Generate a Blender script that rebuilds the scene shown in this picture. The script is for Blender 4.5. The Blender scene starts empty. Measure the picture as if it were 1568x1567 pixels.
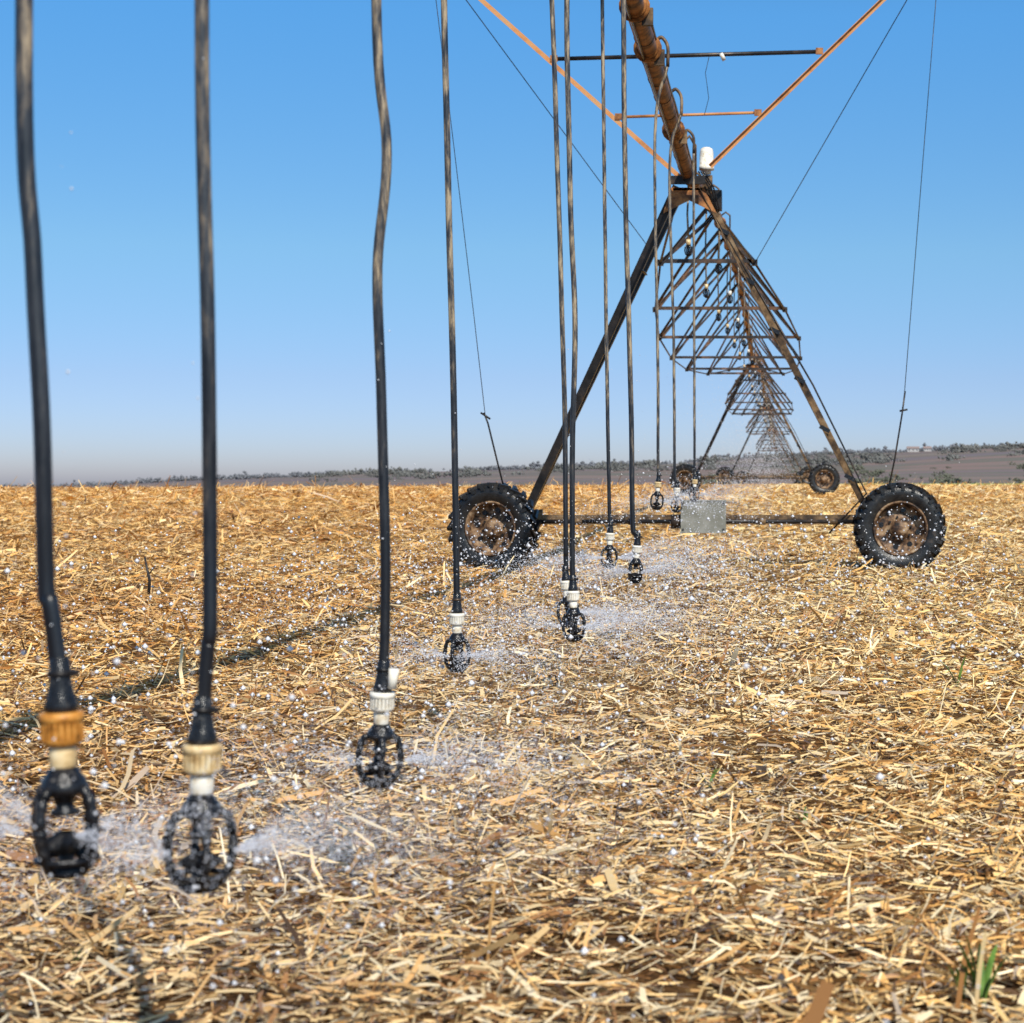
import bpy, math, random, time
import numpy as np
from mathutils import Vector, Matrix
T0=time.time()
random.seed(7); rng=np.random.default_rng(7)
scene=bpy.context.scene
scene.view_settings.view_transform='Standard'
scene.view_settings.look='None'
scene.view_settings.exposure=0
D2R=math.radians

# ------------------------------------------------------------ materials
def newmat(name):
    m=bpy.data.materials.new(name); m.use_nodes=True
    nt=m.node_tree; nt.nodes.clear()
    out=nt.nodes.new('ShaderNodeOutputMaterial')
    b=nt.nodes.new('ShaderNodeBsdfPrincipled')
    nt.links.new(b.outputs[0],out.inputs[0])
    return m,nt,b,out
def noise(nt,scale,detail=4,rough=.6,coord='Object',vec=None):
    n=nt.nodes.new('ShaderNodeTexNoise'); n.inputs['Scale'].default_value=scale
    n.inputs['Detail'].default_value=detail; n.inputs['Roughness'].default_value=rough
    if vec is None:
        t=nt.nodes.new('ShaderNodeTexCoord'); nt.links.new(t.outputs[coord],n.inputs['Vector'])
    else: nt.links.new(vec,n.inputs['Vector'])
    return n
def ramp(nt,inp,stops):
    r=nt.nodes.new('ShaderNodeValToRGB'); e=r.color_ramp.elements
    while len(e)<len(stops): e.new(0.5)
    for i,(p,c) in enumerate(stops):
        e[i].position=p; e[i].color=(*c,1)
    nt.links.new(inp,r.inputs[0]); return r
def mottled(name,stops,scale=6,rough=.6,metal=0,bump=.2,bscale=None,spec=.4):
    m,nt,b,o=newmat(name)
    n=noise(nt,scale,4,.65); r=ramp(nt,n.outputs['Fac'],stops)
    nt.links.new(r.outputs[0],b.inputs['Base Color'])
    b.inputs['Roughness'].default_value=rough; b.inputs['Metallic'].default_value=metal
    b.inputs['Specular IOR Level'].default_value=spec
    n2=noise(nt,bscale or scale*6,2)
    bp=nt.nodes.new('ShaderNodeBump'); bp.inputs['Strength'].default_value=bump; bp.inputs['Distance'].default_value=.01
    nt.links.new(n2.outputs['Fac'],bp.inputs['Height']); nt.links.new(bp.outputs[0],b.inputs['Normal'])
    return m
M_rust=mottled('rusty_orange_steel',[(.34,(.035,.016,.010)),(.46,(.20,.075,.02)),(.58,(.42,.17,.045)),(.75,(.34,.19,.09))],6,.55)
M_vorange=mottled('orange_painted_steel',[(.3,(.32,.12,.035)),(.5,(.58,.25,.08)),(.75,(.55,.31,.14))],4,.55)
M_steel=mottled('muddy_galvanised_steel',[(.34,(.02,.015,.012)),(.46,(.08,.048,.025)),(.58,(.22,.135,.065)),(.75,(.32,.23,.14))],5,.5,.2)
M_dark=mottled('dark_wet_shaded_steel',[(.35,(.010,.010,.011)),(.55,(.030,.025,.023)),(.75,(.12,.075,.045))],4,.4,.3)
M_truss=mottled('truss_steel',[(.38,(.02,.018,.018)),(.52,(.06,.042,.034)),(.66,(.20,.10,.05))],3,.5,.3)
M_black=mottled('black_plastic',[(.3,(.006,.006,.007)),(.60,(.016,.016,.018)),(.72,(.12,.11,.10))],60,.2)
M_white=mottled('white_plastic',[(.3,(.50,.38,.22)),(.45,(.78,.72,.60)),(.7,(.84,.82,.76))],30,.4,bump=.05)
M_cream=mottled('cream_plastic',[(.3,(.40,.24,.09)),(.5,(.72,.52,.26)),(.7,(.82,.70,.46))],40,.4,bump=.05)
M_orange=mottled('orange_plastic',[(.3,(.20,.08,.015)),(.45,(.55,.22,.035)),(.6,(.66,.30,.06)),(.7,(.72,.48,.22))],60,.45,bump=.1)
M_tyre=mottled('wet_tyre_rubber',[(.35,(.008,.008,.009)),(.6,(.022,.021,.020)),(.74,(.08,.06,.045))],9,.35,bump=.4)
M_rim=mottled('muddy_rim',[(.36,(.014,.010,.008)),(.46,(.07,.035,.018)),(.54,(.21,.12,.06)),(.68,(.40,.28,.17))],9,.6,bump=.3)
M_box=mottled('galvanised_sheet',[(.3,(.18,.17,.13)),(.5,(.26,.25,.21)),(.7,(.36,.34,.29))],6,.45,.3,bump=.1)
M_blue=mottled('blue_hose_stripe',[(.3,(.01,.03,.07)),(.7,(.03,.10,.20))],6,.4)

def hose_mat():
    m,nt,b,o=newmat('muddy_drop_hose')
    geo=nt.nodes.new('ShaderNodeNewGeometry'); sep=nt.nodes.new('ShaderNodeSeparateXYZ')
    nt.links.new(geo.outputs['Position'],sep.inputs[0])
    mp=nt.nodes.new('ShaderNodeMapping'); mp.inputs['Scale'].default_value=(45,45,7)
    nt.links.new(geo.outputs['Position'],mp.inputs[0])
    n=noise(nt,1,6,.68,vec=mp.outputs[0])
    mr=nt.nodes.new('ShaderNodeMapRange'); mr.inputs[1].default_value=.75; mr.inputs[2].default_value=1.9
    mr.inputs[3].default_value=-.20; mr.inputs[4].default_value=.09
    nt.links.new(sep.outputs['Z'],mr.inputs[0])
    ad=nt.nodes.new('ShaderNodeMath'); ad.operation='ADD'
    nt.links.new(n.outputs['Fac'],ad.inputs[0]); nt.links.new(mr.outputs[0],ad.inputs[1])
    r=ramp(nt,ad.outputs[0],[(.34,(.008,.009,.012)),(.50,(.03,.03,.033)),(.58,(.12,.095,.07)),(.70,(.38,.29,.18))])
    nt.links.new(r.outputs[0],b.inputs['Base Color']); b.inputs['Roughness'].default_value=.35
    return m
M_hose=hose_mat()

# ------------------------------------------------------------ geometry builder
class MB:
    def __init__(s): s.v=[];s.f=[];s.m=[];s.sm=[];s.mats=[]
    def mi(s,mat):
        if mat not in s.mats: s.mats.append(mat)
        return s.mats.index(mat)
    def add(s,vs,fs,mat,smooth=False):
        o=len(s.v); s.v+= [tuple(v) for v in vs]; k=s.mi(mat)
        for f in fs: s.f.append(tuple(i+o for i in f)); s.m.append(k); s.sm.append(smooth)
    def tube(s,pts,r,mat,seg=8,smooth=True,cap=True):
        pts=[Vector(p) for p in pts]; n=len(pts)
        rs=r if isinstance(r,(list,tuple)) else [r]*n
        t0=(pts[1]-pts[0]).normalized()
        up=Vector((0,0,1)) if abs(t0.z)<.9 else Vector((0,1,0))
        nrm=t0.cross(up).normalized(); vs=[];fs=[]
        for i,p in enumerate(pts):
            if i==0:t=t0
            elif i==n-1:t=(pts[i]-pts[i-1]).normalized()
            else:t=((pts[i+1]-pts[i]).normalized()+(pts[i]-pts[i-1]).normalized()).normalized()
            nrm=(nrm-t*nrm.dot(t)).normalized(); bn=t.cross(nrm)
            for k in range(seg):
                a=2*math.pi*(k+.5)/seg
                vs.append(p+(nrm*math.cos(a)+bn*math.sin(a))*rs[i])
        for i in range(n-1):
            for k in range(seg):
                k2=(k+1)%seg
                fs.append((i*seg+k,i*seg+k2,(i+1)*seg+k2,(i+1)*seg+k))
        if cap:
            fs.append(tuple(range(seg))[::-1]); fs.append(tuple((n-1)*seg+k for k in range(seg)))
        s.add(vs,fs,mat,smooth)
    def angle(s,p,q,w,mat,flip=1,t=.008):
        p=Vector(p);q=Vector(q);d=(q-p).normalized()
        up=Vector((0,1,0)) if abs(d.y)<.9 else Vector((0,0,1))
        a=d.cross(up).normalized()*flip; b=a.cross(d).normalized()
        prof=[(0,0),(w,0),(w,t),(t,t),(t,w),(0,w)]
        vs=[p+a*x+b*y for x,y in prof]+[q+a*x+b*y for x,y in prof]
        fs=[(i,(i+1)%6,(i+1)%6+6,i+6) for i in range(6)]+[(5,4,3,2,1,0),(6,7,8,9,10,11)]
        s.add(vs,fs,mat)
    def box(s,c,d,mat,rot=None,bev=0):
        c=Vector(c);x,y,z=[k/2 for k in d]
        vs=[Vector((sx*x,sy*y,sz*z)) for sx in(-1,1) for sy in(-1,1) for sz in(-1,1)]
        if rot is not None: vs=[rot@v for v in vs]
        vs=[v+c for v in vs]
        s.add(vs,[(0,1,3,2),(4,6,7,5),(0,4,5,1),(2,3,7,6),(0,2,6,4),(1,5,7,3)],mat)
    def lathe(s,c,axis,prof,mat,seg=32,smooth=True):
        c=Vector(c); ax=Vector(axis).normalized()
        u=ax.orthogonal().normalized(); w=ax.cross(u); vs=[];fs=[];n=len(prof)
        for k in range(seg):
            a=2*math.pi*k/seg; d=u*math.cos(a)+w*math.sin(a)
            for r,h in prof: vs.append(c+d*r+ax*h)
        for k in range(seg):
            k2=(k+1)%seg
            for i in range(n-1): fs.append((k*n+i,k2*n+i,k2*n+i+1,k*n+i+1))
        s.add(vs,fs,mat,smooth)
    def obj(s,name,parent=None):
        me=bpy.data.meshes.new(name); me.from_pydata(s.v,[],s.f)
        for m in s.mats: me.materials.append(m)
        me.polygons.foreach_set('material_index',s.m); me.polygons.foreach_set('use_smooth',s.sm)
        me.update(); o=bpy.data.objects.new(name,me); scene.collection.objects.link(o)
        if parent: o.parent=parent
        return o
def empty(name):
    e=bpy.data.objects.new(name,None); scene.collection.objects.link(e); return e
def npmesh(name,verts,quads,mat,cols=None,smooth=False,parent=None):
    me=bpy.data.meshes.new(name); nv=len(verts); nf=len(quads); k=quads.shape[1]
    me.vertices.add(nv); me.vertices.foreach_set('co',verts.astype(np.float32).ravel())
    me.loops.add(nf*k); me.loops.foreach_set('vertex_index',quads.astype(np.int32).ravel())
    me.polygons.add(nf); me.polygons.foreach_set('loop_start',np.arange(0,nf*k,k,dtype=np.int32))
    try: me.polygons.foreach_set('loop_total',np.full(nf,k,dtype=np.int32))
    except Exception: pass
    if smooth: me.polygons.foreach_set('use_smooth',np.ones(nf,dtype=bool))
    me.update(calc_edges=True)
    if cols is not None:
        a=me.color_attributes.new('Col','FLOAT_COLOR','POINT')
        a.data.foreach_set('color',np.concatenate([cols,np.ones((nv,1))],1).astype(np.float32).ravel())
    me.materials.append(mat); o=bpy.data.objects.new(name,me); scene.collection.objects.link(o)
    if parent: o.parent=parent
    return o

# ------------------------------------------------------------ terrain
def sstep(a,b,x):
    t=np.clip((x-a)/(b-a),0,1); return t*t*(3-2*t)
def ground(x,y):
    x=np.asarray(x,float); y=np.asarray(y,float)
    base=np.interp(y,[-100,22,40,60,76,100,126,150,175,200,230,300,420,700],[0,0,.13,.45,.695,.9,1.0,1.04,1.04,.8,.2,-3,-8,-9])
    tilt=np.clip(x,-150,60)*.0065*np.clip(y/170,0,1)**1.3*np.clip((300-y)/100,0,1)
    tilt=np.where(x>0,tilt*.3,tilt)
    zr=np.interp(x/np.maximum(y,1)*2000,[-1800,-753,-315,0,230,800,1800],[-9,-6,12,27,35,38,34])
    rid=sstep(650,2100,y)*(zr+9)
    und=(np.sin(x*.009+y*.003)*1.5+np.sin(x*.021-y*.006+1)*.9)*sstep(700,1500,y)
    micro=(np.sin(x*1.7+y*.6)*np.sin(y*1.3-x*.4)*.012+np.sin(x*.5+y*.23)*.015)*np.clip((120-y)/100,0,1)
    return base+tilt+rid+und+micro
ys=np.unique(np.concatenate([np.arange(-20,40,.5),np.arange(40,260,3.),np.arange(260,700,15.),np.arange(700,2600,25.),np.arange(2600,6001,200.)]))
u=np.linspace(-1,1,241); xs=np.sinh(u*6.5)/math.sinh(6.5)*3500
X,Y=np.meshgrid(xs,ys); Z=ground(X,Y)
V=np.stack([X.ravel(),Y.ravel(),Z.ravel()],1); nx=len(xs); ny=len(ys)
I=(np.arange(ny-1)[:,None]*nx+np.arange(nx-1)[None]).ravel()
Q=np.stack([I,I+1,I+1+nx,I+nx],1)
def ground_mat():
    m,nt,b,o=newmat('stubble_field_soil')
    geo=nt.nodes.new('ShaderNodeNewGeometry'); sep=nt.nodes.new('ShaderNodeSeparateXYZ'); nt.links.new(geo.outputs['Position'],sep.inputs[0])
    P=geo.outputs['Position']
    def rng_(src,a,b_):
        r=nt.nodes.new('ShaderNodeMapRange'); r.inputs[1].default_value=a; r.inputs[2].default_value=b_; nt.links.new(src,r.inputs[0]); return r.outputs[0]
    def mix(f,a,b_):
        x=nt.nodes.new('ShaderNodeMix'); x.data_type='RGBA'; nt.links.new(f,x.inputs[0]); nt.links.new(a,x.inputs[6])
        if isinstance(b_,tuple): x.inputs[7].default_value=(*b_,1)
        else: nt.links.new(b_,x.inputs[7])
        return x.outputs[2]
    n1=noise(nt,9,5,.75,vec=P)
    near=ramp(nt,n1.outputs['Fac'],[(.3,(.035,.018,.009)),(.5,(.11,.055,.02)),(.7,(.24,.13,.045))])
    mp=nt.nodes.new('ShaderNodeMapping'); mp.inputs['Scale'].default_value=(1.6,.55,1); nt.links.new(P,mp.inputs[0])
    n2=noise(nt,2.2,6,.8,vec=mp.outputs[0])
    far=ramp(nt,n2.outputs['Fac'],[(.36,(.24,.115,.03)),(.5,(.52,.29,.08)),(.66,(.76,.52,.19))])
    c=mix(rng_(sep.outputs['Y'],20,75),near.outputs[0],far.outputs[0])
    def mul(a,b_):
        x=nt.nodes.new('ShaderNodeMath'); x.operation='MULTIPLY'; nt.links.new(a,x.inputs[0]); nt.links.new(b_,x.inputs[1]); return x.outputs[0]
    c=mix(mul(rng_(sep.outputs['Y'],105,135),rng_(sep.outputs['X'],-2,12)),c,(.30,.36,.09))
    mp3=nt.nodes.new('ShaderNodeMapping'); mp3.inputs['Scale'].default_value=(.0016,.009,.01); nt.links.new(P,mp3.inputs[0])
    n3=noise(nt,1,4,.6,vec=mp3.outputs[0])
    hazy_dist=ramp(nt,n3.outputs['Fac'],[(.38,(.17,.15,.16)),(.46,(.20,.15,.15)),(.5,(.14,.145,.12)),(.56,(.235,.165,.15)),(.66,(.19,.18,.155))])  # far land colours paled and greyed, aerial haze painted in
    c=mix(rng_(sep.outputs['Y'],240,320),c,hazy_dist.outputs[0])
    nt.links.new(c,b.inputs['Base Color']); b.inputs['Roughness'].default_value=.95; b.inputs['Specular IOR Level'].default_value=.1
    return m
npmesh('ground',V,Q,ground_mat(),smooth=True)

# ------------------------------------------------------------ straw litter
def straw_mat():
    m,nt,b,o=newmat('dry_straw')
    a=nt.nodes.new('ShaderNodeAttribute'); a.attribute_name='Col'
    b.inputs['Roughness'].default_value=.45; b.inputs['Specular IOR Level'].default_value=.45
    nt.links.new(a.outputs['Color'],b.inputs['Base Color'])
    return m
pal=np.array([[.94,.76,.46],[.92,.61,.24],[.80,.44,.13],[.42,.19,.05],[.12,.065,.03],[.60,.47,.34],[.94,.68,.32]])
palp=np.array([.18,.23,.19,.14,.08,.04,.14])
C=[];L=[];W=[]
def region(y0,y1,dens,ls,ws):
    area_w=lambda y:.50*y+2.6
    w1=area_w(y1); n=int((y1-y0)*w1*dens)
    y=rng.uniform(y0,y1,n); xx=rng.uniform(0,w1,n); k=xx<area_w(y)
    y=y[k]; x=xx[k]-(.38*y+1.3)
    C.append(np.stack([x,y],1)); L.append(np.full(len(x),ls)); W.append(np.full(len(x),ws))
region(3.6,7,3700,.88,1.1)
region(7,12,2200,.95,1.2)
region(12,20,1000,1.1,1.45)
region(20,34,380,1.4,1.85)
region(34,60,110,2.1,2.8)
region(60,110,26,3.4,4.5)
C=np.concatenate(C);Ls=np.concatenate(L);Ws=np.concatenate(W);N=len(C)
pn=np.sin(C[:,0]*2.1+np.sin(C[:,1]*1.3)*2)*np.sin(C[:,1]*1.7+np.sin(C[:,0]*.9)*2)
pn=pn+.6*np.sin(C[:,0]*7.3+np.sin(C[:,1]*5)*2)*np.sin(C[:,1]*6.1)
keep=rng.random(N)<(.78+.30*pn); C=C[keep];Ls=Ls[keep];Ws=Ws[keep];pn=pn[keep];N=len(C)
ln=np.clip(rng.lognormal(-2.9,.62,N),.015,.26)*Ls
wd=np.clip(rng.lognormal(-5.3,.45,N),.0018,.016)*Ws
leaf=rng.random(N)<.08; wd[leaf]*=2.2
yaw=rng.uniform(0,2*np.pi,N); m2=rng.random(N)<.35; yaw[m2]=rng.normal(.15,.45,m2.sum())
pit=rng.normal(0,.20,N); st=rng.random(N)<.06; pit[st]=rng.uniform(.4,1.2,st.sum())
# blades tend to lie tilted, broad side partly up
rol=rng.normal(0,.55,N)
h=.004+np.abs(rng.normal(0,.024,N))*(1+.4*pn)+np.abs(np.sin(pit))*ln*.45
z=ground(C[:,0],C[:,1])+h
d=np.stack([np.cos(yaw)*np.cos(pit),np.sin(yaw)*np.cos(pit),np.sin(pit)],1)
s0=np.stack([-np.sin(yaw),np.cos(yaw),np.zeros(N)],1); up=np.cross(d,s0)
s=s0*np.cos(rol)[:,None]+up*np.sin(rol)[:,None]; nn=np.cross(d,s)
ctr=np.stack([C[:,0],C[:,1],z],1)
bend=rng.normal(0,.10,N)*ln; side=rng.normal(0,.08,N)*ln
VV=np.zeros((N,6,3))
for i,t in enumerate((-.5,0,.5)):
    off=(bend*(.25-t*t)*2)[:,None]*nn+(side*(.25-t*t)*2)[:,None]*s
    c=ctr+d*(t*ln)[:,None]+off; ww=wd*(1 if i<2 else .75)
    VV[:,2*i]=c-s*(ww/2)[:,None]; VV[:,2*i+1]=c+s*(ww/2)[:,None]
b0=(np.arange(N)*6)[:,None]
QQ=np.concatenate([b0+np.array([[0,1,3,2]]),b0+np.array([[2,3,5,4]])],0)
ci=rng.choice(len(pal),N,p=palp); col=pal[ci]*rng.uniform(.78,1.15,(N,1))
wet=np.exp(-((C[:,0]+1.3)/1.4)**2)*((C[:,1]>3)&(C[:,1]<26))
grey=col.mean(1,keepdims=True); col=col*(1-.15*wet[:,None])+grey*.15*wet[:,None]; col=col*(1-.14*wet[:,None])
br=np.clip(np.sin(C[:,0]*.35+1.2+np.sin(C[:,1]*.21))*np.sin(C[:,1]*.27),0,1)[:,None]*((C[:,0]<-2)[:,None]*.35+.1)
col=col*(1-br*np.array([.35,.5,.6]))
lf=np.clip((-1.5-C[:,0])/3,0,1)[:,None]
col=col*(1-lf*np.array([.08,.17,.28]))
col=np.clip(col,0,.95)
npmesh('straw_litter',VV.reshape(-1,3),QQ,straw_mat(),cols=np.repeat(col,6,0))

# ------------------------------------------------------------ irrigation towers
XC=-1.2; YT=[26,76,126,176,226]
def apex(y): return float(ground(XC,y))+4.9
def wheel(mb_t,mb_r,x,y,z0):
    R=.565; c=(x,y,z0+R-.03)
    prof=[(.33,-.11),(.36,-.135),(.44,-.15),(.50,-.145),(.53,-.12),(.54,-.06),(.542,0),(.54,.06),(.53,.12),(.50,.145),(.44,.15),(.36,.135),(.33,.11)]
    mb_t.lathe(c,(0,1,0),prof,M_tyre,48)
    for k in range(24):
        for sd in (-1,1):
            a=2*math.pi*(k+(.25 if sd>0 else -.25))/24
            rot=Matrix.Rotation(-a,3,'Y')
            lug=rot@Matrix.Rotation(sd*D2R(35),3,'Z')
            cc=Vector(c)+rot@Vector((0,0,.545))+Vector((0,sd*.085,0))
            mb_t.box(cc,(.045,.17,.055),M_tyre,lug)
            cc=Vector(c)+rot@Vector((0,0,.51))+Vector((0,sd*.145,0))
            mb_t.box(cc,(.045,.03,.07),M_tyre,rot)
    rp=[(.335,-.12),(.345,-.135),(.325,-.14),(.31,-.10),(.295,-.02),(.27,.0),(.20,.02),(.17,.0),(.12,.0),(.11,-.08),(.05,-.10),(.0,-.105)]
    mb_r.lathe(c,(0,1,0),rp,M_rim,40); mb_r.lathe(c,(0,1,0),[(r,.06-h) for r,h in rp[4:]],M_rim,40)
    mb_r.lathe(c,(0,1,0),[(.335,.12),(.345,.135),(.325,.14),(.31,.10),(.30,.0)],M_rim,40)
    for k in range(8):
        a=2*math.pi*k/8+.2
        p=Vector(c)+Vector((math.cos(a)*.145,.0,math.sin(a)*.145)); mb_r.tube([p,p+Vector((0,-.03,0))],.016,M_dark,6,False)
        a+=.39; p=Vector(c)+Vector((math.cos(a)*.235,.012,math.sin(a)*.235)); mb_r.tube([p,p+Vector((0,-.012,0))],.034,M_black,8,False)
def tower(y,first):
    e=empty('irrigation_tower'); g=float(ground(-1.1,y)); az=apex(y)-4.9
    wl,wr=-3.63,1.43
    for wx in (wl,wr):
        t=MB();r=MB(); gz=float(ground(wx,y)) if y>30 else 0; wheel(t,r,0,0,0)
        an=D2R(-16 if wx<0 else 2); R_=Matrix.Rotation(an,3,'Z')
        for mb,nm in ((t,'tyre'),(r,'rim')):
            mb.v=[tuple(R_@Vector(v)+Vector((wx,y,gz))) for v in mb.v]; mb.obj(nm,e)
    fb=MB()
    fb.box((-1.1,y+.22,g+.62),(4.5,.10,.12),M_steel)
    fb.tube([(wl+.1,y+.05,g+.60),(wr-.1,y+.05,g+.60)],.024,M_dark,10)
    for xx in (-2.6,-1.9,-.3,.6):
        fb.tube([(xx-.06,y+.05,g+.60),(xx+.06,y+.05,g+.60)],.042,M_steel,10)
        fb.box((xx,y+.13,g+.60),(.04,.16,.06),M_dark)
    for xx in (wl,wr):
        fb.box((xx,y+.24,g+.57),(.22,.12,.22),M_steel); fb.tube([(xx,y-.04,g+.535),(xx,y+.3,g+.535)],.05,M_dark,12)
        fb.box((xx+(.42 if xx<0 else -.38),y+.2,g+.68),(.32,.10,.14),M_steel)
    fb.obj('base_beam',e)
    lg=MB()
    for sx,bx,ax_,mt in ((-1,-3.22,-1.29,M_dark),(1,1.03,-1.06,M_steel)):  # left legs coloured dark to paint their shadowed side
        for dy in (-.32,.32):
            lg.angle((bx,y+.2+dy*.12,g+.66),(ax_,y+dy,g+4.72),.10 if sx<0 else .08,mt,flip=-sx)
        for tt in (.25,.5,.75):
            p=Vector((bx,y+.2,g+.66)).lerp(Vector((ax_,y,g+4.72)),tt); w=.04+.30*tt
            lg.angle(p+Vector((0,-w,0)),p+Vector((0,w,0)),.035,mt)
    lg.tube([(-1.0,y-.3,g+4.6),(.35,y-.05,g+2.3),(1.02,y+.06,g+.95),(.55,y+.05,g+.45)],.012,M_dark,6)
    for k in range(6):
        tt=.12+.15*k; p=Vector((1.03,y+.1,g+.66)).lerp(Vector((-1.06,y-.30,g+4.72)),tt); lg.box(p+Vector((.03,-.03,0)),(.14,.03,.05),M_black,Matrix.Rotation(D2R(28),3,'Y'))
    lg.obj('legs',e)
    hd=MB()
    hd.box((XC,y,g+4.70),(.36,.72,.03),M_rust)
    hd.add([(-1.40,y-.36,g+4.72),(-1.0,y-.36,g+4.72),(-.84,y-.36,g+4.40),(-1.50,y-.36,g+4.40),(-1.18,y-.36,g+4.56)],[(0,1,2,4,3)],M_rust)
    hd.box((XC+.24,y-.18,g+4.78),(.12,.14,.22),M_steel); hd.box((XC+.33,y+.1,g+4.62),(.16,.22,.24),M_dark)
    hd.tube([(XC-.05,y-.45,g+4.95),(XC-.05,y-.5,g+5.25),(XC+.03,y-.5,g+5.33),(XC+.10,y-.45,g+5.22),(XC+.1,y-.4,g+4.8)],.018,M_steel,8)
    for k in range(3):
        ox=.03*k
        hd.tube([(XC+.14+ox,y-.5,g+4.9),(XC+.26+ox,y-.42,g+4.72),(XC+.33+ox,y-.3,g+4.45),(XC+.2+ox,y-.2,g+4.3)],.011,M_black,6)
    hd.obj('tower_head',e)
    if first:
        b=MB(); b.lathe((XC+.23,y-.25,g+4.90),(0,0,1),[(.0,0),(.055,0),(.055,.05),(.092,.05),(.094,.10),(.088,.10),(.085,.26),(.075,.31),(.045,.33),(0,.335)],M_white,24); b.obj('beacon_lamp',e)
        m=MB(); m.box((-1.015,y-.05,g+.665),(.56,.16,.40),M_box)
        m.box((-1.015,y-.135,g+.862),(.575,.01,.02),M_box); m.box((-1.015,y-.135,g+.468),(.575,.01,.02),M_box)
        for ax_ in (-.25,.25):
            for az_ in (-.16,.16): m.tube([(-1.015+ax_,y-.132,g+.665+az_),(-1.015+ax_,y-.145,g+.665+az_)],.012,M_dark,6,False)
        m.tube([(-1.3,y,g+.6),(-1.42,y,g+.6)],.09,M_dark,12); m.obj('motor_cover',e)
        v=MB(); yv=25.4
        v.angle((-1.27,yv,4.86),(-4.33,yv,7.59),.055,M_vorange); v.angle((-.93,yv,4.98),(1.90,yv,7.71),.055,M_vorange,-1)
        v.tube([(-2.84,yv+.03,6.28),(.44,yv+.03,6.37)],.026,M_dark,6); v.tube([(-2.04,yv+.03,5.57),(-.32,yv+.03,5.625)],.018,M_vorange,6)
        v.box((-1.2,yv+.02,4.8),(.45,.05,.10),M_dark)
        for p in ((-2.82,yv,6.28),(.42,yv,6.37),(-2.03,yv,5.57),(-.33,yv,5.62)): v.box(p,(.09,.02,.08),M_rust)
        v.tube([(-.92,yv,6.33),(-.97,yv-.02,6.1),(-.93,yv,5.8),(-.98,yv,5.6)],.004,M_dark,5)
        v.tube([(-.78,yv-.05,6.28),(-.74,yv-.05,6.30)],.05,M_white,8)
        v.obj('overhang_mast',e)
        c=MB()
        for a,b_ in (((-4.33,yv,7.59),(-1.93,32.2,4.5)),((1.90,yv,7.71),(-.47,32.2,4.5)),
                    ((-4.33,yv,7.59),(-1.25,7,4.97)),((1.90,yv,7.71),(-1.15,7,4.97)),((-4.33,yv,7.59),(-1.25,14,4.97)),((1.90,yv,7.71),(-1.15,14,4.97))):
            c.tube([a,b_],.0065,M_dark,5)
        c.tube([(-4.33,yv,7.59),(-4.08,25.7,5.2),(-3.86,25.9,3.1),(-3.74,26,1.915)],.005,M_dark,5)
        c.tube([(-3.76,26,1.98),(-3.71,26,1.85),(-3.60,26,1.4),(-3.50,26.1,.95)],.012,M_dark,6)
        c.tube([(-3.80,26,1.98),(-3.68,26,1.9)],.012,M_dark,6)
        c.tube([(1.90,yv,7.71),(1.72,25.7,5.3),(1.58,25.9,3.4),(1.49,26,2.2)],.005,M_dark,5)
        c.tube([(1.50,26,2.25),(1.46,26,1.95),(1.37,26,1.4),(1.28,26.1,.95)],.012,M_dark,6)
        c.tube([(1.43,26,2.0),(1.53,26,2.02)],.012,M_dark,6)
        c.obj('guy_cables',e)
for i,y in enumerate(YT): tower(y,i==0)

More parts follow.
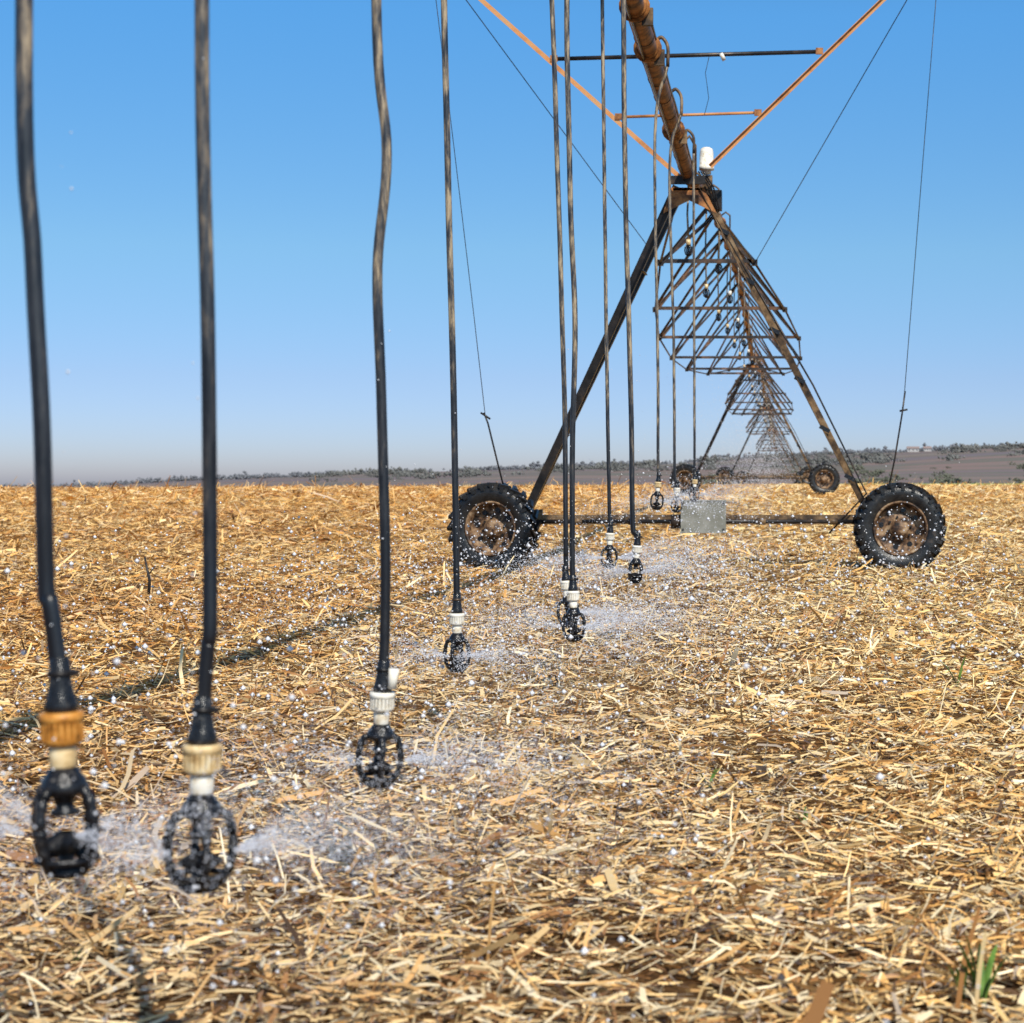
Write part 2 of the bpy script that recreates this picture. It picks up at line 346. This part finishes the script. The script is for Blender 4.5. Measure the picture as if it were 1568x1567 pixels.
# ------------------------------------------------------------ pipes & trusses
def span(y0,y1,first=False):
    e=empty('irrigation_pipe_span'); z0,z1=apex(y0),apex(y1); Ln=y1-y0
    pz=lambda t: z0+(z1-z0)*t+1.1*4*t*(1-t)
    p=MB(); pts=[(XC,y0+Ln*k/32,pz(k/32)) for k in range(33)]
    p.tube(pts,.084,M_rust,16)
    for k in range(1,8):
        t=k/8; d=Vector((0,.03,0)); c=Vector((XC,y0+Ln*t,pz(t))); p.tube([c-d,c+d],.115,M_rust,14)
    p.obj('water_pipe',e)
    off=[0,-.49,-.78,-.96,-1.10,-1.12,-1.0,-.62,0]; hw=[.12,.73,1.2,1.5,1.58,1.5,1.15,.68,.12]
    J=[[(XC+s_*hw[k],y0+Ln*k/8,z0+(z1-z0)*k/8+(off[k] if 0<k<8 else -.15)) for k in range(9)] for s_ in(-1,1)]
    t=MB()
    for k in range(1,8):
        t.angle(J[0][k],J[1][k],.06,M_truss)
        top=Vector((XC,y0+Ln*k/8,pz(k/8)-.08))
        for s_ in(0,1):
            t.angle(J[s_][k],top,.055,M_truss,1 if s_ else -1)
            for hh in ((.5,) if k<7 else ())+((-.5,) if k>1 else ()):
                tp=Vector((XC,y0+Ln*(k+hh)/8,pz((k+hh)/8)-.08)); t.angle(J[s_][k],tp,.045,M_truss)
            t.box(J[s_][k],(.09,.12,.09),M_dark)
    for s_ in(0,1):
        for k in range(8): t.tube([J[s_][k],J[s_][k+1]],.019,M_truss,6)
    t.obj('truss',e)
    s=MB()
    for k in range(1,15):
        tt=k/15; sx=.16*(-1)**k; yy=y0+Ln*tt; zz=pz(tt); zb=z0+(z1-z0)*tt-.35-.25*random.random()
        s.tube([(XC,yy,zz+.06),(XC,yy,zz+.20),(XC+sx*.5,yy,zz+.26),(XC+sx,yy,zz+.2),(XC+sx,yy,zz)],.018,M_steel,6)
        s.tube([(XC+sx,yy,zz),(XC+sx*1.1,yy,(zz+zb)/2),(XC+sx,yy,zb)],.016,M_hose,6)
        s.tube([(XC+sx,yy,zb),(XC+sx,yy,zb-.08)],.035,M_cream if k%2 else M_white,8)
        zc=zb-.16
        for i in range(4):
            a=.5+math.pi*i/2; s.tube([(XC+sx+math.cos(a)*r_,yy+math.sin(a)*r_,zc+z_) for r_,z_ in ((.02,.08),(.05,.05),(.058,0),(.045,-.05),(.01,-.075))],.011,M_black,5)
        s.lathe((XC+sx,yy,zc),(0,0,1),[(.012,.08),(.012,-.02),(.035,-.05),(.0,-.07)],M_black,8)
    s.obj('high_sprinklers',e)
for a,b in zip(YT[:-1],YT[1:]): span(a,b)
e=empty('irrigation_overhang_pipe'); p=MB()
p.tube([(XC,y,4.9) for y in np.linspace(1.4,26,14)],.084,M_rust,20)
for y in (4.5,10.5,16.6,18.2,22.4): 
    p.tube([(XC,y-.02,4.9),(XC,y+.02,4.9)],.125,M_rust,16); p.tube([(XC,y-.06,4.9),(XC,y-.02,4.9)],.10,M_rust,16)
    p.box((XC+.1,y+.06,4.83),(.09,.05,.14),M_steel)
p.tube([(XC+.07,y,4.9+.085+.01*math.sin(y*3)) for y in np.linspace(1.6,25.8,60)],.014,M_black,6)
p.tube([(XC-.03,y,4.9-.088-.02*abs(math.sin(y*.9))) for y in np.linspace(14,25.6,40)],.011,M_black,6)
for y in np.arange(15,26,.9): p.tube([(XC,y,4.9),(XC,y+.012,4.9)],.089,M_dark,16)
p.obj('water_pipe',e)

# ------------------------------------------------------------ hanging sprinklers
heads=[]
def catmull(pts,n=8):
    P=[Vector(p) for p in pts]; P=[P[0]*2-P[1]]+P+[P[-1]*2-P[-2]]; out=[]
    for i in range(1,len(P)-2):
        for k in range(n):
            t=k/n; a,b,c,d=P[i-1:i+3]
            out.append(.5*((2*b)+(c-a)*t+(2*a-5*b+4*c-d)*t*t+(3*b-a-3*c+d)*t*t*t))
    out.append(P[-2]); return out
def drop(y,pts,hx,zb,collar,wr=.0125,blue=False,side_valve=False):
    e=empty('hanging_sprinkler'); h=MB()
    sd=1 if pts[0][0]>XC else -1
    side=XC+sd*max(.13,abs(pts[0][0]-XC))
    zt=pts[0][1]; allp=[(XC,y,4.95),(XC,y,5.10),(XC+sd*.05,y,5.16),((XC+side)/2+sd*.02,y,5.16),(side,y,5.08),(side,y,4.9)]
    g=MB(); g.tube(catmull(allp,4),.017,M_steel,8); g.obj('gooseneck',e)
    body=[(side,y,4.92)]
    if zt<4.3: body.append((side*.5+pts[0][0]*.5+random.uniform(-.01,.01),y,(4.9+zt)/2))
    body+=[(a,y+random.uniform(-.006,.006),b) for a,b in pts]
    body.append((hx*.3+pts[-1][0]*.7,y,zb+.42)); body.append((hx*.75+pts[-1][0]*.25,y,zb+.34)); body.append((hx,y,zb+.27))
    bp=catmull(body,8)
    bp=[q+Vector((math.sin(q.z*7+y*3)*.0008,0,0)) for q in bp]
    h.tube(bp,wr,M_hose,12)
    if blue: h.tube([q+Vector((-wr*.8,.002,0)) for q in bp],wr*.42,M_blue,6)
    h.obj('drop_hose',e)
    tilt=Matrix.Rotation(random.uniform(-.07,.07),4,'Y')@Matrix.Rotation(random.uniform(-.06,.06),4,'X')
    piv=Vector((hx,y,zb+.28)); TM=Matrix.Translation(piv)@tilt@Matrix.Translation(-piv)
    def fin(mb,nm):
        mb.v=[tuple(TM@Vector(v)) for v in mb.v]; mb.obj(nm,e)
    c=MB(); Z=lambda a:(hx,y,zb+a)
    c.lathe(Z(0),(0,0,1),[(wr,.335),(wr+.003,.33),(wr+.004,.30),(.021,.275),(.025,.262),(.025,.25),(.020,.248)],M_black,16)
    c.lathe(Z(.31),(0,0,1),[(wr,-.005),(wr+.007,-.004),(wr+.007,.004),(wr,.005)],M_dark,14)
    c.box((hx+wr+.008,y,zb+.31),(.014,.012,.01),M_dark)
    fin(c,'hose_fitting')
    k=MB()
    k.lathe(Z(0),(0,0,1),[(.015,.252),(.033,.250),(.034,.238),(.031,.236),(.031,.206),(.027,.200),(.018,.198)],collar,24)
    for i in range(20):
        a=2*math.pi*i/20; k.box((hx+math.cos(a)*.0305,y+math.sin(a)*.0305,zb+.221),(.003,.004,.028),collar,Matrix.Rotation(a,3,'Z'))
    k.lathe(Z(0),(0,0,1),[(.018,.199),(.021,.192),(.020,.168),(.017,.162)],M_cream if collar==M_orange else M_white,20)
    if side_valve: k.tube([(hx+.026,y-.01,zb+.262),(hx+.030,y-.01,zb+.315)],[.012,.014],M_white,10)
    fin(k,'nozzle_collar')
    q=MB()
    q.lathe(Z(0),(0,0,1),[(.0,.166),(.019,.166),(.026,.156),(.033,.146),(.037,.136),(.036,.128),(.018,.120),(.013,.104),(.022,.098),(.020,.092),(0,.090)],M_black,20)
    ph=random.random()*2
    for i in range(4):
        a=ph+2*math.pi*i/4; ca,sa=math.cos(a),math.sin(a)
        arc=[(.028,.136),(.044,.126),(.053,.100),(.055,.070),(.051,.042),(.040,.018),(.024,.004)]
        q.tube(catmull([(hx+ca*r_,y+sa*r_,zb+z_) for r_,z_ in arc],4),[.0084+.0016*math.sin(j*1.9+i) for j in range(25)],M_black,7)
        for _ in range(3):
            r_,z_=random.choice(arc[1:-1]); q.lathe((hx+ca*r_,y+sa*r_,zb+z_),(ca,sa,.3),[(0,-.011),(.009,-.007),(.011,0),(.007,.007),(0,.009)],M_black,7)
    q.tube([(hx+math.cos(a)*.044,y+math.sin(a)*.044,zb+.024) for a in np.linspace(0,2*math.pi,25)],.006,M_black,6)
    n=16; vs=[];fs=[]
    for i in range(n):
        a=2*math.pi*i/n; r_=.038 if i%2 else .026
        vs+=[(hx+math.cos(a)*r_,y+math.sin(a)*r_,zb+.052),(hx+math.cos(a)*r_,y+math.sin(a)*r_,zb+.044),(hx+math.cos(a)*.012,y+math.sin(a)*.012,zb+.066),(hx+math.cos(a)*.012,y+math.sin(a)*.012,zb+.03)]
    for i in range(n):
        j=(i+1)%n; fs+=[(4*i,4*j,4*j+2,4*i+2),(4*i,4*i+1,4*j+1,4*j),(4*i+1,4*i+3,4*j+3,4*j+1)]
    q.add(vs,fs,M_black)
    q.lathe(Z(0),(0,0,1),[(.010,.04),(.012,.02),(.028,.014),(.034,.006),(.030,-.002),(.016,-.006),(0,-.007)],M_black,18)
    fin(q,'sprayer_cage')
    heads.append((hx,y,zb+.08))
drop(3.2,[(-1.169,1.842),(-1.156,1.441),(-1.141,1.19),(-1.136,.94)],-1.113,.498,M_orange,blue=True)
drop(3.6,[(-1.009,1.935),(-.998,1.371),(-.995,1.032),(-.993,.85)],-1.007,.398,M_cream)
drop(5.5,[(-1.081,2.376),(-1.052,1.971),(-1.076,1.669),(-1.067,1.341),(-1.055,.945)],-1.062,.298,M_white,.0135,side_valve=True)
drop(9.0,[(-1.473,3.188),(-1.444,1.918),(-1.430,1.354),(-1.422,.75)],-1.418,.287,M_white,.014)
drop(11.5,[(-1.287,3.768),(-1.240,2.326),(-1.215,1.4),(-1.211,.75)],-1.211,.31,M_white,.014)
drop(10.6,[(-1.110,3.559),(-1.093,2.562),(-1.070,1.898),(-1.083,1.233)],-1.080,.30,M_white,.014)
drop(15.0,[(-1.317,4.58),(-1.288,2.228),(-1.27,1.2)],-1.258,.49,M_white,.014)
drop(14.0,[(-1.084,4.348),(-1.071,3.031),(-1.036,1.714)],-.992,.43,M_white,.016,blue=True)
drop(19.0,[(-1.185,4.3),(-1.160,2.2)],-1.155,.86,M_cream,.014)
drop(21.5,[(-1.19,4.4),(-1.15,2.6)],-1.112,.80,M_white,.015)
drop(24.0,[(-1.053,4.4),(-1.045,2.4)],-1.038,.89,M_cream,.015)

# ------------------------------------------------------------ water droplets and spray
def water_mat(name,col,tr):
    m,nt,b,o=newmat(name)
    b.inputs['Base Color'].default_value=(*col,1); b.inputs['Roughness'].default_value=.15; b.inputs['Specular IOR Level'].default_value=.8
    b.inputs['Transmission Weight'].default_value=tr; b.inputs['IOR'].default_value=1.33
    return m
base=np.array([[1,0,0],[-1,0,0],[0,1,0],[0,-1,0],[0,0,1],[0,0,-1]],float)
F8=np.array([[0,2,4],[2,1,4],[1,3,4],[3,0,4],[2,0,5],[1,2,5],[3,1,5],[0,3,5]])
tet=np.array([[1,1,1],[-1,-1,1],[-1,1,-1],[1,-1,-1]],float)*.62
F4=np.array([[0,2,1],[0,1,3],[0,3,2],[1,2,3]])
def blobs(name,P,R,mat,small=False,parent=None):
    B,F=(tet,F4) if small else (base,F8)
    n=len(P); v=(P[:,None,:]+B[None]*R[:,None,None]).reshape(-1,3); f=(np.arange(n)*len(B))[:,None,None]+F[None]
    return npmesh(name,v,f.reshape(-1,3),mat,smooth=True,parent=parent)
WD=water_mat('water_drop',(.92,.93,.97),.25); WM=water_mat('water_mist',(.80,.82,.90),0); ws=empty('water_spray')
n=9500
y=2.4+22*rng.random(n)**.85; x=rng.uniform(-4.6,2.2,n); k=(x> -.40*y-1)&(x<.13*y+.7)&(rng.random(n)<np.where(x>0,.55,1)); x=x[k];y=y[k]
z=rng.beta(1.1,2.6,len(x))*1.0+.02
r=np.clip(rng.lognormal(-5.65,.5,len(x)),.0010,.010)*(1+y/25); r=np.where(y<4.5,r*.6,r)
PP=[np.stack([x,y,z],1)];RR=[r]
for wx in (-3.63,1.43):
    m=110; PP.append(np.stack([wx+rng.normal(0,.45,m),rng.uniform(24,25.6,m),np.abs(rng.normal(.5,.35,m))],1)); RR.append(rng.uniform(.004,.010,m))
for hx,hy,hz in heads:
    m=45; a=rng.uniform(0,2*np.pi,m); zz=hz+.05+rng.exponential(.28,m)
    PP.append(np.stack([hx+np.cos(a)*.017,hy+np.sin(a)*.017,zz],1)); RR.append(rng.uniform(.001,.0028,m)*(1+hy/25))
    m=150; a=rng.uniform(0,2*np.pi,m); rr=.08+np.abs(rng.normal(0,.32,m)); 
    PP.append(np.stack([hx+np.cos(a)*rr,hy+np.sin(a)*rr,np.maximum(hz+rng.normal(0,.12,m),.03)],1)); RR.append(np.clip(rng.lognormal(-6.0,.5,m),.001,.006)*(1+hy/20))
blobs('droplets',np.concatenate(PP),np.concatenate(RR),WD,parent=ws)
PP=[];RR=[]
for hi,(hx,hy,hz) in enumerate(heads):
    nj=14 if hi<8 else 10
    for k in range(nj):
        a=rng.choice([0,math.pi])+rng.normal(0,.60)
        m=int(rng.uniform(300,1150)) if hi<8 else 300
        v0=rng.uniform(.25,1.05)+.012*hy; t=rng.beta(1.0,1.35,m); rad=.065+v0*t
        el=rng.uniform(-.06,.42); wob=rng.uniform(.01,.06)*np.sin(t*rng.uniform(4,12)+rng.uniform(0,6))*t
        zz=hz-.01+el*t*v0-.24*v0*t*t+wob
        sp=(.003+.070*t**1.2)[:,None]*rng.uniform(.5,1.4)
        clump=rng.normal(0,1,(9,3))*.045; cl=clump[rng.integers(0,9,m)]*t[:,None]
        aa=a+wob*2
        p=np.stack([hx+np.cos(aa)*rad,hy+np.sin(aa)*rad,zz],1)+rng.normal(0,1,(m,3))*sp*np.array([1,1,.8])+cl*1.6
        p[:,2]=np.maximum(p[:,2],.05)
        PP.append(p); RR.append(rng.uniform(.0004,.0015,m)*(1+hy/11))
m=7000; t=rng.random(m); yy=30+100*t
PP.append(np.stack([XC+rng.normal(0,.8,m),yy,ground(XC,yy)+np.abs(rng.normal(1.2,1.5,m))],1)); RR.append(rng.uniform(.006,.014,m)*(yy/70))
blobs('fine_mist',np.concatenate(PP),np.concatenate(RR),WM,True,parent=ws)

# ------------------------------------------------------------ sprouts, stick
M_green=mottled('green_leaf',[(.3,(.05,.12,.02)),(.6,(.13,.24,.04)),(.8,(.22,.30,.08))],20,.45)
def sprout(x,y,h,n):
    e=MB(); g=float(ground(x,y))
    for k in range(n):
        a=random.uniform(0,6.28); ln_=h*random.uniform(.6,1.1); lean=random.uniform(.15,.7); w=h*.05
        vs=[];fs=[]
        for i in range(8):
            t=i/7; r_=lean*ln_*t**1.5; zz=ln_*t*(1-.35*lean*t*t); ww=w*(.6+1.2*t)*(1-t)**.6+.0005
            c=Vector((x+math.cos(a)*r_,y+math.sin(a)*r_,g+zz)); s_=Vector((-math.sin(a),math.cos(a),0)); f=Vector((math.cos(a),math.sin(a),.3))*ww*.4
            vs+=[c-s_*ww+f,c,c+s_*ww+f]
            if i: 
                o=3*(i-1); fs+=[(o,o+1,o+4,o+3),(o+1,o+2,o+5,o+4)]
        e.add(vs,fs,M_green,True)
    e.obj('green_seedling')
for a in ((.405,4.28,.18,9),(.37,4.35,.12,5),(.91,11.0,.19,5),(-.27,7.3,.10,3),(.06,6.6,.07,3),(-.8,4.9,.05,3),(-1.6,4.7,.06,3)): sprout(*a)
st=MB(); st.tube([(-5.9,19.3,0),(-5.89,19.3,.2),(-5.93,19.28,.42)],[.016,.014,.008],M_dark,6); st.tube([(-5.9,19.3,.25),(-5.84,19.3,.33)],.006,M_dark,5); st.obj('dead_stalk')

# ------------------------------------------------------------ distant trees and farm buildings
def leafmat():
    m,nt,b,o=newmat('hazy_distant_foliage')
    a=nt.nodes.new('ShaderNodeAttribute'); a.attribute_name='Col'; nt.links.new(a.outputs['Color'],b.inputs['Base Color'])
    b.inputs['Roughness'].default_value=.9; b.inputs['Specular IOR Level'].default_value=.05; return m
TX=[];TS=[];TC=[]
def trees(n,y0,y1,x0,x1,s0,s1,colr,thr=-9):
    m=16; n*=3
    yy=rng.uniform(y0,y1,n); q=rng.uniform(x0,x1,n); xx=q*yy/2000
    k=(np.sin(q*.031+yy*.004)+np.sin(q*.083+1)>thr)|(rng.random(n)<.05); yy=yy[k][:n//3];xx=xx[k][:n//3]; n=len(xx)
    s_=rng.uniform(s0,s1,n)*rng.choice([.6,1,1.4],n,p=[.4,.45,.15]); g=ground(xx,yy)
    a=rng.normal(0,1,(n,m,3))*np.array([.8,.4,.22])*s_[:,None,None]+np.stack([xx,yy,g+s_*.35],1)[:,None,:]
    TX.append(a.reshape(-1,3)); TS.append((rng.uniform(.16,.36,(n,m))*s_[:,None]).ravel())
    TC.append((np.array(colr)*rng.uniform(.8,1.2,(n,1,1))*np.ones((1,m,1))).reshape(-1,3))
trees(1500,2000,2300,-1100,500,2.6,5.4,(.17,.175,.19),-1.3)  # distance haze baked into tree colours, paler and bluer farther back
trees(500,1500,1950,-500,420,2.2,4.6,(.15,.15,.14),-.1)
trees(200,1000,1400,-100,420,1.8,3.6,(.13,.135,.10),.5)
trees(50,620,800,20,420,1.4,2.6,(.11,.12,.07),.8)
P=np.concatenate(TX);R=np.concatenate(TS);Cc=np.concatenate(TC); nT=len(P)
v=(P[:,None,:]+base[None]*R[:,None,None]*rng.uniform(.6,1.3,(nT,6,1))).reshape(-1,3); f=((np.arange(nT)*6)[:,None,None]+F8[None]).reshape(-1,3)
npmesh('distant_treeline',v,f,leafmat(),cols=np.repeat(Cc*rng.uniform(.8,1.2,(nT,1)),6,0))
M_wall=mottled('whitewashed_wall',[(.3,(.36,.34,.34)),(.7,(.48,.46,.45))],2,.8); M_roof=mottled('tile_roof',[(.3,(.24,.18,.17)),(.7,(.29,.22,.20))],2,.8)  # wall and roof tones muted, distance haze painted into them
def house(x,y,w,d,h):
    g=float(ground(x,y)); e=empty('farm_house'); a=MB(); a.box((x,y,g+h/2),(w,d,h),M_wall); a.obj('walls',e)
    r=MB(); o=.6
    vs=[(x-w/2-o,y-d/2-o,g+h),(x+w/2+o,y-d/2-o,g+h),(x+w/2+o,y+d/2+o,g+h),(x-w/2-o,y+d/2+o,g+h),(x-w/2-o,y,g+h+d*.3),(x+w/2+o,y,g+h+d*.3)]
    r.add(vs,[(0,1,5,4),(2,3,4,5),(0,4,3),(1,2,5),(0,3,2,1)],M_roof); r.obj('roof',e)
    wn=MB()
    for k in range(3): wn.box((x-w/3+k*w/3,y-d/2-.02,g+h*.55),(w*.1,.04,h*.35),M_dark)
    wn.obj('windows',e)
house(122,1985,11,7,3.2); house(136,1990,7,7,2.8); house(172,1990,6,6,2.8)

# ------------------------------------------------------------ camera, light, sky
cam=bpy.data.cameras.new('camera'); co=bpy.data.objects.new('camera',cam); scene.collection.objects.link(co); scene.camera=co
co.location=(0,0,1.1); co.rotation_euler=(D2R(90),0,0)
cam.lens=73.2; cam.sensor_width=36; cam.shift_x=-.2666; cam.shift_y=-.0277; cam.clip_start=.05; cam.clip_end=9000
cam.dof.use_dof=True; cam.dof.focus_distance=12; cam.dof.aperture_fstop=7
sd=Vector((.41,-.91,0)).normalized()*math.cos(D2R(43)); sd.z=math.sin(D2R(43))
sun=bpy.data.lights.new('sun','SUN'); so=bpy.data.objects.new('sun',sun); scene.collection.objects.link(so)
sun.energy=5; sun.angle=D2R(.5); sun.color=(1,.95,.86); so.rotation_euler=sd.to_track_quat('Z','Y').to_euler()
w=bpy.data.worlds.new('World'); scene.world=w; w.use_nodes=True; nt=w.node_tree
bg=nt.nodes['Background']; sky=nt.nodes.new('ShaderNodeTexSky'); sky.sky_type='NISHITA'; sky.sun_disc=False
sky.sun_elevation=D2R(43); sky.sun_rotation=math.atan2(.41,-.91); sky.altitude=0; sky.air_density=1.0; sky.dust_density=.6; sky.ozone_density=2.5
tc=nt.nodes.new('ShaderNodeTexCoord'); mp=nt.nodes.new('ShaderNodeMapping'); mp.inputs['Scale'].default_value=(1,1,2.6)
nt.links.new(tc.outputs['Generated'],mp.inputs[0]); nm=nt.nodes.new('ShaderNodeVectorMath'); nm.operation='NORMALIZE'
nt.links.new(mp.outputs[0],nm.inputs[0]); nt.links.new(nm.outputs[0],sky.inputs['Vector'])
sp=nt.nodes.new('ShaderNodeSeparateXYZ'); nt.links.new(tc.outputs['Generated'],sp.inputs[0])
k=3.2
rp=ramp(nt,sp.outputs['Z'],[(0,(.72/k,.74/k,1.06/k)),(.05,(1.0/k,1.05/k,1.22/k)),(.11,(1.22/k,1.62/k,1.62/k)),(.22,(1.05/k,2.15/k,2.55/k)),(.5,(.75/k,.9/k,.95/k))])
mu=nt.nodes.new('ShaderNodeVectorMath'); mu.operation='MULTIPLY'; nt.links.new(sky.outputs[0],mu.inputs[0]); nt.links.new(rp.outputs[0],mu.inputs[1])
sc=nt.nodes.new('ShaderNodeVectorMath'); sc.operation='SCALE'; sc.inputs['Scale'].default_value=k; nt.links.new(mu.outputs[0],sc.inputs[0])
nt.links.new(sc.outputs[0],bg.inputs[0]); bg.inputs[1].default_value=.10
print('BUILD TIME',time.time()-T0)
